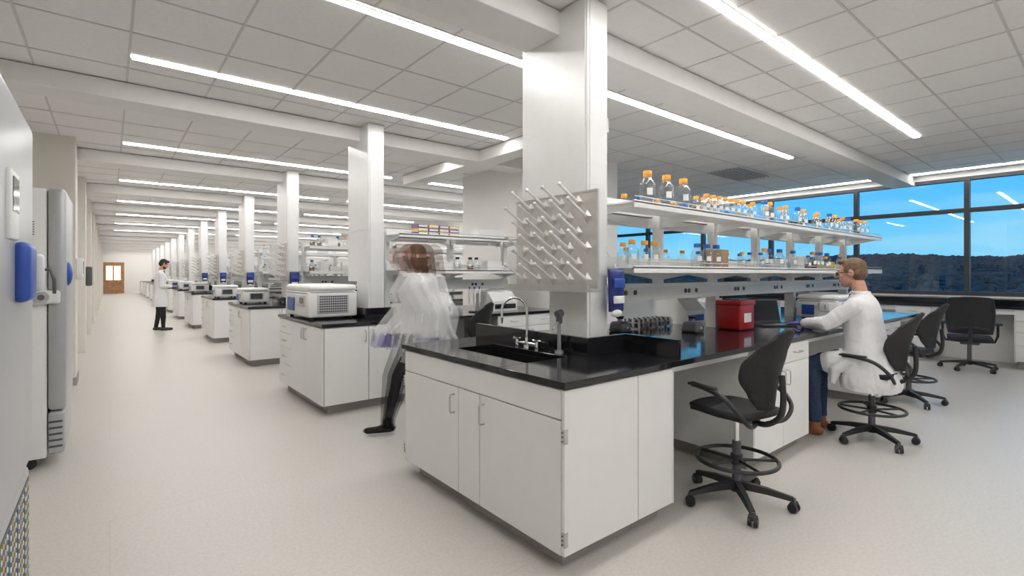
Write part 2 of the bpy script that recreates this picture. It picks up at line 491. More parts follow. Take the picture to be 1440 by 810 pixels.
b.box(sx0-t, sx0, sy0-t, sy1+t, .672, .884, M_basin); b.box(sx1, sx1+t, sy0-t, sy1+t, .672, .884, M_basin)
b.box(sx0, sx1, sy0-t, sy0, .672, .884, M_basin); b.box(sx0, sx1, sy1, sy1+t, .672, .884, M_basin)
b.cyl(((sx0+sx1)/2, (sy0+sy1)/2, .672), ((sx0+sx1)/2, (sy0+sy1)/2, .677), .04, .04, M_steel, 20)
zc0, zc1 = .918, 1.03
b.box(.62, .65, .42, 1.6, zc0, zc1, M_top); b.box(.65, 1.0, .42, .445, zc0, zc1, M_top); b.box(.975, 1.0, .03, .42, zc0, zc1, M_top)
b.obj('lab_bench', (BX, BY, 0), bevel=.0025)

def goose(b, x, y, z0, h, reach, tx=-1, ty=0):
    b.cyl((x, y, z0), (x, y, z0+.02), .026, .024, M_chrome, 20); b.cyl((x, y, z0+.02), (x, y, z0+.07), .016, .014, M_chrome)
    pts = [(x, y, z0+.06), (x, y, z0+h-reach/2)]
    for i in range(1, 9):
        a = math.pi*i/8; pts.append((x+tx*reach/2*(1-math.cos(a)), y+ty*reach/2*(1-math.cos(a)), z0+h-reach/2+math.sin(a)*reach/2))
    e_ = pts[-1]; pts.append((e_[0], e_[1], e_[2]-.05)); b.tube(pts, .009, M_chrome, 10)
    b.cyl((e_[0], e_[1], e_[2]-.05), (e_[0], e_[1], e_[2]-.09), .011, .006, M_chrome)
def handle4(b, x, y, z):
    b.cyl((x, y, z), (x, y, z+.05), .015, .012, M_chrome)
    b.cyl((x, y, z+.05), (x, y, z+.065), .02, .02, M_chrome)
    b.tube([(x-.04, y, z+.058), (x+.04, y, z+.058)], .006, M_chrome); b.tube([(x, y-.04, z+.058), (x, y+.04, z+.058)], .006, M_chrome)
b = MB()
goose(b, 0, 0, 0, .34, .17, -.8, .6)
b.tube([(0, -.10, .03), (0, .10, .03)], .013, M_chrome, 10)
handle4(b, 0, -.10, .0); handle4(b, 0, .10, 0)
b.obj('sink_faucet', (BX+.575, BY+.93, ZT))
b = MB()
b.cyl((0, 0, 0), (0, 0, .2), .013, .011, M_grey); b.cyl((0, 0, 0), (0, 0, .02), .028, .026, M_grey)
b.cyl((0, 0, .19), (0, 0, .24), .02, .022, M_dgrey); b.tube([(0, 0, .2), (-.05, -.02, .19), (-.08, -.03, .16)], .007, M_grey)
b.cyl((-.02, -.0, .245), (.02, 0, .255), .024, .024, M_dgrey)
b.obj('eyewash_spray_faucet', (BX+.575, BY+.62, ZT))

def bench_mesh(L, name):
    b = MB()
    carcass(b, CX0, .95, CY0, CY1)
    drawers(b, (-1, 0), 1.09, CY1, CX0)
    doors(b, (-1, 0), CY0, 1.09, CX0, drawer=False)
    doors(b, (0, -1), CX0, .95, CY0, drawer=False); doors(b, (0, 1), CX0, .95, CY1)
    b.box(.95, L-.02, SPX-.03, SPX+.03, .03, .884, M_cab)
    segs = [(2.2, 3.25)]+([(4.6, 5.5)] if L > 5 else [])
    for a, c in segs:
        carcass(b, a, c, CY0, SPX-.03); doors(b, (0, -1), a, c, CY0)
        carcass(b, a, c, SPX+.03, CY1); doors(b, (0, 1), a, c, CY1)
    b.box(L-.06, L-.02, CY0, CY1, 0, .884, M_cab)
    b.box(0, L, 0, BW, .885, .918, M_top)
    b.box(.62, .65, .42, 1.22, .918, 1.03, M_top); b.box(.65, 1.0, .42, .445, .918, 1.03, M_top)
    return b.mesh(name)
bs, bl = bench_mesh(3.31, 'bench_short'), bench_mesh(6.33, 'bench_long')
for k in range(1, NB):
    place(bs if k == 1 else bl, 'lab_bench', (BX, BY+P*k, 0), bevel=.0025 if k < 3 else 0)

def column_mesh():
    b = MB()
    x0, x1, y0, y1 = 2.30-BX, 2.49-BX, .48, 1.10
    b.box(x0, x1, y0, y1, 1.33, ZC-.0075, M_alu)
    b.box(x0, x1, y0, y0+.34, .9185, 1.33, M_white)
    b.box(x0-.006, x0, y0+.012, y1-.012, 1.93, ZC-.03, M_alu)
    b.box(x0+.02, x1-.02, y0-.006, y0, 1.0, ZC-.03, M_alu)
    b.box(x1, x1+.02, y0+.1, y1-.1, 1.4, ZC-.03, M_alu)
    return b.mesh('column')
colm = column_mesh()
for k in range(0, NB): place(colm, 'service_column', (BX, BY+P*k, 0), bevel=.006)

def rack_mesh():
    b = MB()
    W_, Hh = .76, .60
    b.box(0, .012, 0, W_, 0, Hh, M_plate)
    b.box(-.1, .012, -.01, W_+.01, -.02, -.004, M_steel); b.box(-.1, -.092, -.01, W_+.01, -.004, .02, M_steel)
    b.box(-.006, 0, 0, W_, Hh-.012, Hh, M_steel); b.box(-.006, 0, 0, .008, 0, Hh, M_steel)
    rows = 6
    for r in range(rows):
        n = 5 if r % 2 == 0 else 4
        for i in range(n):
            y = .085+i*.148+(0 if r % 2 == 0 else .074); z = .055+r*.096
            vs = [(-.001, y, z-.046), (-.001, y+.038, z), (-.001, y, z+.046), (-.001, y-.038, z), (-.020, y, z+.004)]
            b.add(vs, [(0, 1, 4), (1, 2, 4), (2, 3, 4), (3, 0, 4)], M_plate)
            b.cyl((-.012, y, z+.002), (-.165, y, z+.095), .0105, .0075, M_plw, 8)
            b.sph((-.167, y, z+.096), .013, M_plw, 8, 6)
    return b.mesh('rack')
rk = rack_mesh()
place(rk, 'peg_drying_rack', (2.262, BY+.36, 1.33))
for k in range(2, 9): place(rk, 'peg_drying_rack', (2.262, BY+.36+P*k, 1.33))

def bag(name, loc, s=1., wd=.075):
    b = MB()
    def fn(u, v):
        return (u*wd*s*(1-.12*(1-v)**2), -.022*s*(1-u*u)*math.sin(math.pi*min(1, max(.0, 1-v*.95)))-.004, v*.27*s)
    b.shell(fn, 12, 12, .012, M_bagblue)
    b.rbox(-.05*s, .05*s, -.036*s, -.02*s, .05*s, .10*s, M_paper, .006); b.rbox(-.055*s, .055*s, -.036*s, -.024*s, .15*s, .21*s, M_blue, .006)
    b.tube([(-.02, 0, .265*s), (0, .0, .30*s), (.02, 0, .265*s)], .003, M_paper, 6)
    b.sph((.0, -.01, -.012), (.05*s, .02, .025), M_paper, 12, 8)
    return b.obj(name, loc)
bag('blue_glove_bag', (2.505, BY+.425, 1.18))
for k in (2, 3, 4, 5): bag('blue_glove_bag', (2.40, BY+.425+P*k, 1.18), 1.)

def shelf_mesh(x0, x1):
    b = MB(); yc = SPX
    pit = .95; n = max(1, round((x1-x0)/pit)); pit = (x1-x0-.06)/n
    b.box(x0, x1, yc-.06, yc+.06, 1.21, 1.34, M_white)
    b.box(x0+.01, x1-.01, yc-.066, yc-.06, 1.235, 1.315, M_plw); b.box(x0+.01, x1-.01, yc+.06, yc+.066, 1.235, 1.315, M_plw)
    for i in range(n+1):
        x = x0+.03+i*pit
        b.box(x-.03, x+.03, yc-.035, yc+.035, 1.34, 1.98, M_white)
        if i % 2 == 0: b.box(x-.035, x+.035, yc-.05, yc+.05, .9185, 1.21, M_white)
        for zz in (1.455, 1.885):
            for s in (-1, 1):
                b.prism([(yc+s*.035, zz-.085), (yc+s*.035, zz), (yc+s*.40, zz), (yc+s*.40, zz-.02)], 'x', x-.004, x+.004, M_white)
        for s in (-1, 1):
            xx = x+pit*.35
            if xx < x1-.1:
                for q in (0, .055, .17):
                    b.cyl((xx+q, yc+s*.066, 1.275), (xx+q, yc+s*.071, 1.275), .02, .02, M_dgrey, 12)
    for zz in (1.455, 1.885):
        for s in (-1, 1):
            ya, yb = sorted((yc+s*.07, yc+s*.44))
            b.box(x0, x1, ya, yb, zz, zz+.012, M_white)
            e0, e1 = sorted((yc+s*.43, yc+s*.44)); b.box(x0, x1, e0, e1, zz-.03, zz+.02, M_white)
            e0, e1 = sorted((yc+s*.07, yc+s*.08)); b.box(x0, x1, e0, e1, zz, zz+.09, M_white)
    for zz in (1.455, 1.885):
        for s in (-1, 1):
            b.tube([(x0+.01, yc+s*.435, zz+.045), (x1-.01, yc+s*.435, zz+.045)], .004, M_steel, 6)
    return b.mesh('shelf')
sm1 = shelf_mesh(1.02, 6.30); place(sm1, 'reagent_shelving', (BX, BY, 0), bevel=.002)
sm2 = shelf_mesh(1.02, 2.95)
for k in range(1, NB): place(sm2 if k == 1 else sm1, 'reagent_shelving', (BX, BY+P*k, 0))

def bottle(b, x, y, z, r, h, cap, liquid=None):
    prof = [(r*.9, 0), (r, .01), (r, h*.60), (r*.93, h*.66), (r*.62, h*.76), (r*.45, h*.81), (r*.43, h*.87)]
    b.lathe(x, y, z, prof, M_bglass, 18, False)
    b.lathe(x, y, z, [(0.001, .003), (r*.9, .003)], M_bglass, 18, False)
    cr_ = r*.58 if r > .03 else r*.65
    b.lathe(x, y, z, [(cr_*.95, h*.84), (cr_, h*.85), (cr_, h*.98), (cr_*.9, h)], cap, 16)
    if liquid: b.lathe(x, y, z, [(r*.93, .004), (r*.95, .012), (r*.95, h*.35)], liquid, 16)
    n = 4; vs = []
    for i in range(n+1):
        a = math.radians(212+i*11)
        for zz in (h*.28, h*.48): vs.append((x+(r+.0008)*math.cos(a), y+(r+.0008)*math.sin(a), z+zz))
    b.add(vs, [(2*i, 2*i+2, 2*i+3, 2*i+1) for i in range(n)], M_paper, True)
SZ0, SZ1 = 1.468, 1.898
b = MB(); O_, B_ = M_orange, M_bcap
yb = BY+.50
for x in (2.92, 3.15, 3.37): bottle(b, x, yb-.02, SZ1, .053, .24, O_)
for x in (3.70, 3.80, 3.90, 4.0, 4.10, 4.20, 4.31): bottle(b, x, yb-.02, SZ1, .038, .16, O_)
for x in (3.75, 3.86, 3.96, 4.07): bottle(b, x, yb+.10, SZ1, .038, .16, O_)
x = 4.5; i = 0
while x < 7.8:
    rr = random.choice((.038, .046, .046)); bottle(b, x, yb+random.uniform(-.03, .02), SZ1, rr, rr*4.4, B_ if i % 4 == 1 else O_)
    if i % 2: bottle(b, x+.04, yb+.13, SZ1, .042, .185, O_)
    x += random.uniform(.15, .24); i += 1
for i in range(12): bottle(b, 2.85+i*.25+random.uniform(-.04, .04), BY+1.05, SZ1, .045, .2, O_ if i % 3 else B_)
b.obj('media_bottles')
b = MB()
for x in (2.78, 2.93, 3.05): bottle(b, x, yb+random.uniform(0, .03), SZ0, .044, .185, O_)
bottle(b, 2.84, yb+.13, SZ0, .042, .175, O_)
for x in (3.60, 3.74, 3.89): bottle(b, x, yb, SZ0, .047, .19, B_)
x = 4.38; i = 0
while x < 7.3:
    rr = random.choice((.034, .044)); bottle(b, x, yb+random.uniform(-.03, .03), SZ0, rr, rr*4.3, (O_, B_, B_)[i % 3], M_amber if i in (8, 9) else None)
    x += random.choice((.12, .14, .3)); i += 1
for i in range(10): bottle(b, 2.9+i*.29, BY+1.1, SZ0, .042, .18, random.choice((O_, B_)))
b.obj('media_bottles')
b = MB()
for (x, w_, h_, m) in ((4.08, .13, .16, M_card), (5.25, .16, .10, M_plw), (5.85, .1, .14, M_paper), (6.62, .14, .09, M_yel), (7.5, .2, .08, M_card), (7.75, .1, .06, M_red)):
    b.box(x, x+w_, yb+.06, yb+.20, SZ0, SZ0+h_, m); b.box(x-.002, x+w_+.002, yb+.058, yb+.202, SZ0+h_*.78, SZ0+h_+.002, m)
b.obj('supply_boxes', bevel=.003)

def mixed_mesh():
    b = MB()
    for zz in (SZ0, SZ1):
        x = 1.1
        while x < 2.7:
            t_ = random.random(); y = .52+random.uniform(-.03, .05)
            if t_ < .35:
                bottle(b, x, y, zz, .04, .17, random.choice((O_, B_))); x += .12
            elif t_ < .5:
                bottle(b, x, y, zz, .045, .19, B_, M_amber); x += .13
            elif t_ < .85:
                w_ = random.uniform(.1, .24); h_ = random.uniform(.06, .17); b.box(x, x+w_, y-.06, y+.1, zz, zz+h_, random.choice((M_plw, M_paper, M_card, M_lgrey, M_plw))); x += w_+.03
            else: x += .15
    return b.mesh('mixed')
mm = [mixed_mesh() for _ in range(3)]
for k in range(2, 9): place(mm[k % 3], 'shelf_supplies', (BX, BY+P*k, 0))
b = MB()
for i in range(4):
    for j in range(3):
        b.box(1.30+i*.15, 1.44+i*.15, .45, .62, SZ1+j*.045, SZ1+.041+j*.045, M_yel if (i+j) % 2 else M_purp)
        b.box(1.31+i*.15, 1.43+i*.15, .447, .451, SZ1+.010+j*.045, SZ1+.032+j*.045, M_paper)
b.obj('kit_boxes', (BX, BY+P, 0))
b = MB()
for x in (1.15, 1.35, 1.47, 1.9, 2.1, 2.2): bottle(b, x, .5, SZ0, .045, .17, random.choice((M_blk, B_, M_plw)), M_amber if x in (1.35, 1.47, 2.1) else None)
b.box(1.6, 1.8, .45, .6, SZ0, SZ0+.1, M_plw); b.box(2.35, 2.6, .45, .6, SZ0, SZ0+.13, M_paper); b.box(2.2, 2.6, .45, .62, SZ1, SZ1+.12, M_plw)
b.obj('shelf_supplies', (BX, BY+P, 0))

# =====================================================================
# EQUIPMENT
# =====================================================================
def centrifuge_mesh(w_=.66, d_=.88, h_=.38):
    b = MB()
    b.rbox(0, w_, 0, d_, .02, h_*.80, M_plw, .02)
    b.rbox(.0, w_, 0.0, d_, h_*.78, h_, M_plw, .045, 4)
    b.box(-.001, .0, .03, d_-.03, h_*.74, h_*.76, M_dgrey)
    b.box(.03, w_-.03, -.002, 0.01, h_*.77, h_*.785, M_dgrey)
    b.rbox(-.012, .01, .08, d_*.45, h_*.35, h_*.7, M_lgrey, .008); b.box(-.015, -.011, .12, d_*.3, h_*.45, h_*.62, M_screen)
    b.box(-.014, -.008, d_*.55, d_*.85, h_*.2, h_*.6, M_blue)
    b.rbox(.1, w_-.1, -.008, .01, .06, h_*.72, M_lgrey, .006)
    for i in range(13):
        for j in range(7):
            x = .13+i*(w_-.26)/12; z = .085+j*(h_*.72-.11)/6
            b.cyl((x, -.0075, z), (x, -.011, z), .011, .011, M_dgrey, 6, False)
    for x in (.06, w_-.06):
        for y in (.06, d_-.06): b.cyl((x, y, 0), (x, y, .025), .02, .02, M_blk, 10)
    return b.mesh('cf')
cf = centrifuge_mesh(.55, .88, .38)
place(cf, 'benchtop_centrifuge', (1.66, 5.54, ZT))
cf2 = centrifuge_mesh(.42, .5, .26)
for k, y in ((2, .9), (3, .2), (4, .9), (5, .5), (6, .8), (7, .3)): place(cf2, 'benchtop_centrifuge', (BX+.09, BY+P*k+y, ZT))

def microfuge_mesh(w_=.3, d_=.36, h_=.24, acc=M_blk):
    b = MB()
    b.prism([(0, 0), (d_, 0), (d_, h_*.85), (d_*.7, h_), (d_*.3, h_*.95), (0, h_*.5)], 'x', 0, w_, M_plw)
    b.box(.03, w_-.03, -.004, .0, .03, h_*.35, acc)
    b.sph((w_/2, d_*.6, h_*.93), (w_*.4, d_*.33, .05), M_lgrey, 16, 8)
    b.box(.05, w_*.5, -.007, -.004, .05, h_*.28, M_screen)
    return b.mesh('mf')
mf = microfuge_mesh(.34, .36, .26, M_blue)
place(mf, 'microcentrifuge', (4.40, BY+1.08, ZT), bevel=.02)
place(microfuge_mesh(.26, .3, .2), 'microcentrifuge', (5.05, BY+1.15, ZT), bevel=.02)
place(centrifuge_mesh(.46, .42, .27), 'pcr_thermocycler', (6.0, BY+.28, ZT))
mf2 = microfuge_mesh(.42, .4, .27)
place(mf2, 'gel_imager', (3.95, BY+P+.3, ZT), bevel=.03)
place(mf2, 'plate_reader', (2.9, BY+P+.3, ZT), bevel=.03)
b = MB()
b.rbox(0, .27, 0, .22, 0, .24, M_red, .02, 3); b.rbox(-.008, .278, -.008, .228, .22, .262, M_red, .01)
b.box(.07, .20, -.002, .001, .07, .15, M_paper); b.rbox(.06, .21, .04, .18, .26, .276, M_dgrey, .006)
b.obj('sharps_waste_bin', (4.28, BY+.49, ZT))
b = MB()
b.rbox(-.17, .17, -.12, .12, 0, .018, M_dgrey, .006); b.box(-.15, .15, -.03, .10, .018, .02, M_blk); b.box(-.05, .05, -.11, -.045, .018, .0195, M_grey)
b.M = Matrix.Translation((0, .12, .018)) @ Matrix.Rotation(math.radians(-14), 4, 'X')
b.rbox(-.17, .17, 0, .012, 0, .235, M_dgrey, .005); b.box(-.158, .158, -.001, 0, .012, .222, M_screen)
b.obj('laptop', (5.02, BY+.53, ZT), math.radians(-32))
b = MB()
for i in range(4):
    x = i*.14
    b.box(x, x+.1, 0, .2, 0, .012, M_steel); b.box(x, x+.1, 0, .2, .05, .058, M_steel)
    for q in (.005, .095):
        for r_ in (.005, .195): b.cyl((x+q, r_, 0), (x+q, r_, .06), .004, .004, M_steel, 6)
    for q in range(3):
        for r_ in range(6): b.cyl((x+.02+q*.03, .02+r_*.032, .013), (x+.02+q*.03, .02+r_*.032, .085), .009, .009, M_dgrey if (q+r_) % 2 else M_lgrey, 8)
b.obj('tube_racks', (3.70, BY+1.12, ZT))
def vortex(loc):
    b = MB(); b.rbox(-.07, .07, -.08, .08, 0, .09, M_dgrey, .02, 3, taper=.8); b.cyl((0, 0, .09), (0, 0, .115), .02, .02, M_grey); b.cyl((0, 0, .115), (0, 0, .135), .03, .038, M_blk)
    b.cyl((0, -.068, .04), (0, -.085, .042), .014, .012, M_lgrey); b.obj('vortex_mixer', loc)
vortex((3.42, BY+1.12, ZT)); vortex((3.9, BY+.72, ZT))
def pipstand(loc):
    b = MB(); b.cyl((0, 0, 0), (0, 0, .012), .08, .08, M_blk, 20); b.cyl((0, 0, .012), (0, 0, .27), .01, .01, M_lgrey); b.cyl((0, 0, .25), (0, 0, .262), .07, .07, M_plw, 20)
    for i in range(6):
        a = i*math.pi/3; x, y = .075*math.cos(a), .075*math.sin(a)
        b.cyl((x, y, .07), (x, y, .13), .003, .006, M_plw, 8); b.cyl((x, y, .13), (x, y, .3), .012, .014, M_plw, 8); b.cyl((x, y, .3), (x, y, .33), .006, .008, M_blue, 8)
    b.obj('pipette_stand', loc)
pipstand((3.2, BY+1.3, ZT)); pipstand((BX+2.1, BY+P+.4, ZT))
def monitor(loc, rz=0):
    b = MB(); b.rbox(-.12, .12, -.09, .09, 0, .015, M_blk, .006); b.box(-.03, .03, .0, .02, .015, .2, M_blk)
    b.rbox(-.27, .27, -.02, .015, .13, .46, M_blk, .008); b.box(-.255, .255, -.0215, -.02, .145, .445, M_screen); b.obj('computer_monitor', loc, rz)
monitor((5.8, BY+1.3, ZT), math.pi); monitor((10.85, 4.2, ZT), math.pi/2)
b = MB()
for i in range(5): b.rbox(i*.16, i*.16+.12, 0, .1, 0, .07+.02*(i % 3), (M_plw, M_blue, M_lgrey, M_plw, M_dgrey)[i], .01)
b.obj('pipette_tip_boxes', (6.7, BY+.45, ZT))

# freezers ------------------------------------------------------------
b = MB()
b.rbox(-.86, -.115, 0, .9, .06, 1.96, M_lgrey, .03, 3)
b.rbox(-.11, 0, .0, .9, .72, 1.98, M_frz, .035, 4)
b.rbox(-.11, -.012, .0, .9, .06, .70, M_frz, .02, 3)
b.box(-.013, -.010, .03, .87, .10, .66, M_blk)
cols = (pm('dot_blue', (.05, .12, .45), .5), pm('dot_yellow', (.7, .55, .12), .5), M_plw, M_plw, M_lgrey)
for i in range(24):
    for j in range(17):
        y = .05+i*.0345; z = .12+j*.0325
        b.cyl((-.0105, y, z), (-.008, y, z), .009, .009, cols[(i*3+j*5) % 5], 6, False)
b.rbox(-.01, .035, .42, .60, 1.33, 1.52, M_blue, .022, 4)
b.rbox(.0, .05, .58, .66, 1.36, 1.49, M_lgrey, .015, 3)
b.rbox(-.005, .012, .25, .4, 1.52, 1.72, M_plw, .006); b.box(.0125, .014, .27, .38, 1.6, 1.7, M_screen)
for x in (-.8, -.15):
    for y in (.08, .82): b.cyl((x, y-.02, .035), (x, y+.02, .035), .035, .035, M_blk, 14)
b.obj('ultra_low_freezer', (-.226, 1.72, 0))
b = MB()
b.rbox(-.85, -.105, 0, .85, .08, 2.04, M_plw, .015, 3)
b.rbox(-.10, 0, -.01, .86, .42, 2.05, M_frz, .03, 4)
b.rbox(-.10, -.01, 0, .85, .10, .41, M_frz, .02, 3)
for i in range(5): b.box(-.095, -.02, -.003, .0, .15+i*.045, .165+i*.045, M_dgrey)
for x in (-.8, -.2):
    for y in (.08, .77): b.cyl((x, y-.02, .04), (x, y+.02, .04), .04, .04, M_blk, 14)
b.rbox(-.26, -.03, -.05, .0, 1.20, 1.30, M_plw, .02, 3)
b.cyl((-.13, -.05, 1.25), (-.13, -.075, 1.25), .045, .04, M_chrome, 20); b.cyl((-.13, -.075, 1.25), (-.13, -.085, 1.25), .02, .02, M_dgrey, 14)
b.tube([(-.22, -.02, 1.42), (-.2, -.08, 1.45), (-.08, -.1, 1.45), (-.06, -.1, 1.38), (-.06, -.06, 1.28)], .011, M_dgrey, 10)
b.sph((.0, .15, 1.42), (.03, .06, .09), M_blue, 16, 10)
b.box(-.3, -.2, -.004, .0, .62, .72, M_paper); b.box(-.3, -.2, -.004, 0, .76, .79, M_yel); b.box(-.3, -.22, -.004, 0, 1.5, 1.62, M_paper)
for i in range(6): b.box(-.3, -.17, -.006, 0, 1.7+i*.018, 1.707+i*.018, M_dgrey)
b.obj('ultra_low_freezer', (-.25, 4.92, 0))

# window counter ------------------------------------------------------
b = MB()
b.box(10.5, XW-.07, -3.4, 6.5, .885, .918, M_top)
b.box(XW-.1, XW-.07, -3.4, 6.5, .918, 1.0, M_top)
def wc(y0, y1):
    b.box(10.56, XW-.02, y0, y1, .1, .884, M_cabin); b.box(10.6, XW-.02, y0+.02, y1-.02, 0, .1, M_toe)
    b.box(10.54, 11.15, y0-.012, y0, .1, .884, M_cab); b.box(10.54, 11.15, y1, y1+.012, .1, .884, M_cab)
    drawers(b, (-1, 0), y0, y1, 10.56)
for y0 in (-2.6, -.6, .55, 2.0, 3.9): wc(y0, y0+.45)
b.box(10.56, 10.58, -3.4, 6.5, .8, .884, M_cab)
b.box(XW-.05, XW-.02, -3.4, 6.5, 0, .884, M_wall)
b.obj('window_counter', bevel=.002)

# =====================================================================
# CHAIRS
# =====================================================================
def star_base(b, R=.30, mat=M_blk, a0=.3):
    b.cyl((0, 0, .075), (0, 0, .14), .04, .032, mat, 20)
    for i in range(5):
        a = a0+i*2*math.pi/5; c, s_ = math.cos(a), math.sin(a)
        p0 = Vector((c*.02, s_*.02, .115)); p1 = Vector((c*R, s_*R, .078)); t = Vector((-s_, c, 0))
        vs = []
        for p, w_, h_ in ((p0, .026, .022), ((p0+p1)/2+Vector((0, 0, .006)), .021, .018), (p1, .016, .012)):
            vs += [p-t*w_-Vector((0, 0, h_)), p+t*w_-Vector((0, 0, h_)), p+t*w_*.7+Vector((0, 0, h_)), p-t*w_*.7+Vector((0, 0, h_))]
        fs = []
        for k in range(2):
            for q in range(4): fs.append((k*4+q, k*4+(q+1) % 4, (k+1)*4+(q+1) % 4, (k+1)*4+q))
        fs.append((8, 9, 10, 11)); b.add(vs, fs, mat, False)
        cc = Vector((c*R, s_*R, .03)); a2 = a+1.1; w2 = Vector((math.cos(a2), math.sin(a2), 0))
        for q in (-1, 1): b.cyl(cc+w2*.006*q, cc+w2*.026*q, .03, .027, mat, 18)
        b.cyl(cc+Vector((0, 0, .01)), cc+Vector((0, 0, .055)), .01, .012, M_dgrey, 10)
        b.cyl(cc-w2*.024+Vector((0, 0, .02)), cc+w2*.024+Vector((0, 0, .02)), .018, .018, mat, 10)
def smoothpts(ctrl, n=5):
    pts = []
    for i in range(len(ctrl)-1):
        p0 = Vector(ctrl[max(i-1, 0)]); p1 = Vector(ctrl[i]); p2 = Vector(ctrl[i+1]); p3 = Vector(ctrl[min(i+2, len(ctrl)-1)])
        for q in range(n):
            t = q/n; pts.append(.5*((2*p1)+(-p0+p2)*t+(2*p0-5*p1+4*p2-p3)*t*t+(-p0+3*p1-3*p2+p3)*t**3))
    pts.append(Vector(ctrl[-1])); return pts
def lab_chair_mesh(seat=.60, a0=.3, h=.48):
    b = MB(); star_base(b, .31, M_blk, a0)
    b.cyl((0, 0, .13), (0, 0, .38), .026, .026, M_dgrey, 16); b.cyl((0, 0, .38), (0, 0, seat-.06), .014, .014, M_chrome, 14)
    zr = .27
    b.ring((0, 0, zr), .235, .012, M_blk, 40, 10); b.cyl((0, 0, zr-.03), (0, 0, zr+.03), .035, .035, M_blk, 18)
    for i in range(5):
        a = a0+.3+i*2*math.pi/5; b.tube([(math.cos(a)*.02, math.sin(a)*.02, zr-.005), (math.cos(a)*.235, math.sin(a)*.235, zr)], .009, M_blk)
    b.rbox(-.07, .07, -.12, .08, seat-.085, seat-.045, M_dgrey, .015)
    b.tube([(.05, .0, seat-.07), (.16, .02, seat-.075), (.22, .03, seat-.08)], .006, M_blk)
    def fs_(u, v):
        w_ = .208*(1-.22*max(0, (.35-v))/.35*.6-.10*v**3)
        y = -.19+.42*v
        ex = abs(u)**2.5
        z = seat-.012-.018*(1-u*u)*math.sin(math.pi*min(1, v*1.1))-.05*max(0, v-.75)**1.5-.006*ex
        yy = y-(.06*ex*(v-.5))
        return (u*w_, yy, z)
    b.shell(fs_, 16, 14, .040, M_blk2)
    b.tube(smoothpts([(0, -.10, seat-.07), (0, -.20, seat-.065), (0, -.285, seat+.0), (0, -.305, seat+.10), (0, -.295, seat+.24)]), .017, M_blk, 10)
    # tall slim flexing back rest: narrow foot, wings at the lumbar, narrower crown
    def fb(u, v):
        pw = (0, .07), (.18, .11), (.42, .172), (.60, .178), (.80, .13), (1., .065)
        w_ = .07
        for i in range(len(pw)-1):
            if v <= pw[i+1][0]:
                t = (v-pw[i][0])/(pw[i+1][0]-pw[i][0]); t = t*t*(3-2*t); w_ = pw[i][1]+(pw[i+1][1]-pw[i][1])*t; break
        z = seat+.03+h*v-.035*abs(u)**2*(v)
        y = -.23-.12*v+.11*abs(u)**2*math.sin(math.pi*min(1, v*.8+.12))+.03*math.sin(v*math.pi)
        return (u*w_, y, z)
    b.shell(fb, 18, 20, .020, M_blk2)
    for s in (-1, 1):
        pts = smoothpts([(s*.05, -.17, seat-.07), (s*.16, -.21, seat-.055), (s*.238, -.20, seat+.02), (s*.258, -.11, seat+.10), (s*.255, .02, seat+.13), (s*.24, .13, seat+.135)])
        b.tube(pts, [.011+.006*(i/len(pts)) for i in range(len(pts))], M_blk, 10)
        b.rbox(s*.248-.021, s*.248+.021, -.05, .15, seat+.13, seat+.147, M_blk, .008, 3)
    return b.mesh('lab_chair')
lc1 = lab_chair_mesh(.60, .3)
place(lc1, 'lab_chair', (3.03, 1.51, 0), math.radians(-11))
place(lc1, 'lab_chair', (5.04, 1.34, 0), math.radians(-4))
place(lc1, 'lab_chair', (6.85, 1.48, 0), math.radians(-12))
place(lc1, 'lab_chair', (3.15, BY+P-.30, 0), math.radians(12))
place(lc1, 'lab_chair', (3.2, BY+2*P-.2, 0), math.radians(-12))

def task_chair_mesh():
    b = MB(); star_base(b, .33, M_blk, .5); seat = .50
    b.cyl((0, 0, .13), (0, 0, .40), .026, .024, M_dgrey, 16)
    b.rbox(-.11, .11, -.14, .1, .38, .44, M_dgrey, .02)
    b.rbox(-.25, .25, -.22, .26, .44, .50, M_blk2, .028, 4)
    def fb(u, v):
        w_ = .22+.035*math.sin(math.pi*(v*.8+.1)); return (u*w_, -.27-.09*v+.05*u*u+.04*math.sin(v*math.pi), seat+.06+.52*v-.02*u*u*v)
    b.shell(fb, 14, 14, .008, M_blk2)
    rim = [fb(1, j/10) for j in range(11)]+[fb(1-2*i/10, 1) for i in range(1, 11)]+[fb(-1, 1-j/10) for j in range(1, 11)]+[fb(-1+2*i/10, 0) for i in range(1, 10)]
    b.tube(rim, .014, M_blk, 8, True)
    b.tube([(0, -.1, .41), (0, -.3, .42), (0, -.37, .55), (0, -.345, .78)], .022, M_blk, 10)
    b.tube([(-.2, -.30, .62), (0, -.36, .66), (.2, -.30, .62)], .016, M_blk, 8)
    for s in (-1, 1):
        b.tube([(s*.1, -.05, .42), (s*.27, -.05, .43), (s*.30, -.06, .52), (s*.30, -.08, .68)], .016, M_blk, 8)
        b.rbox(s*.30-.045, s*.30+.045, -.18, .12, .68, .71, M_blk, .014, 3)
    return b.mesh('task')
place(task_chair_mesh(), 'office_task_chair', (9.9, 1.42, 0), math.radians(-80))

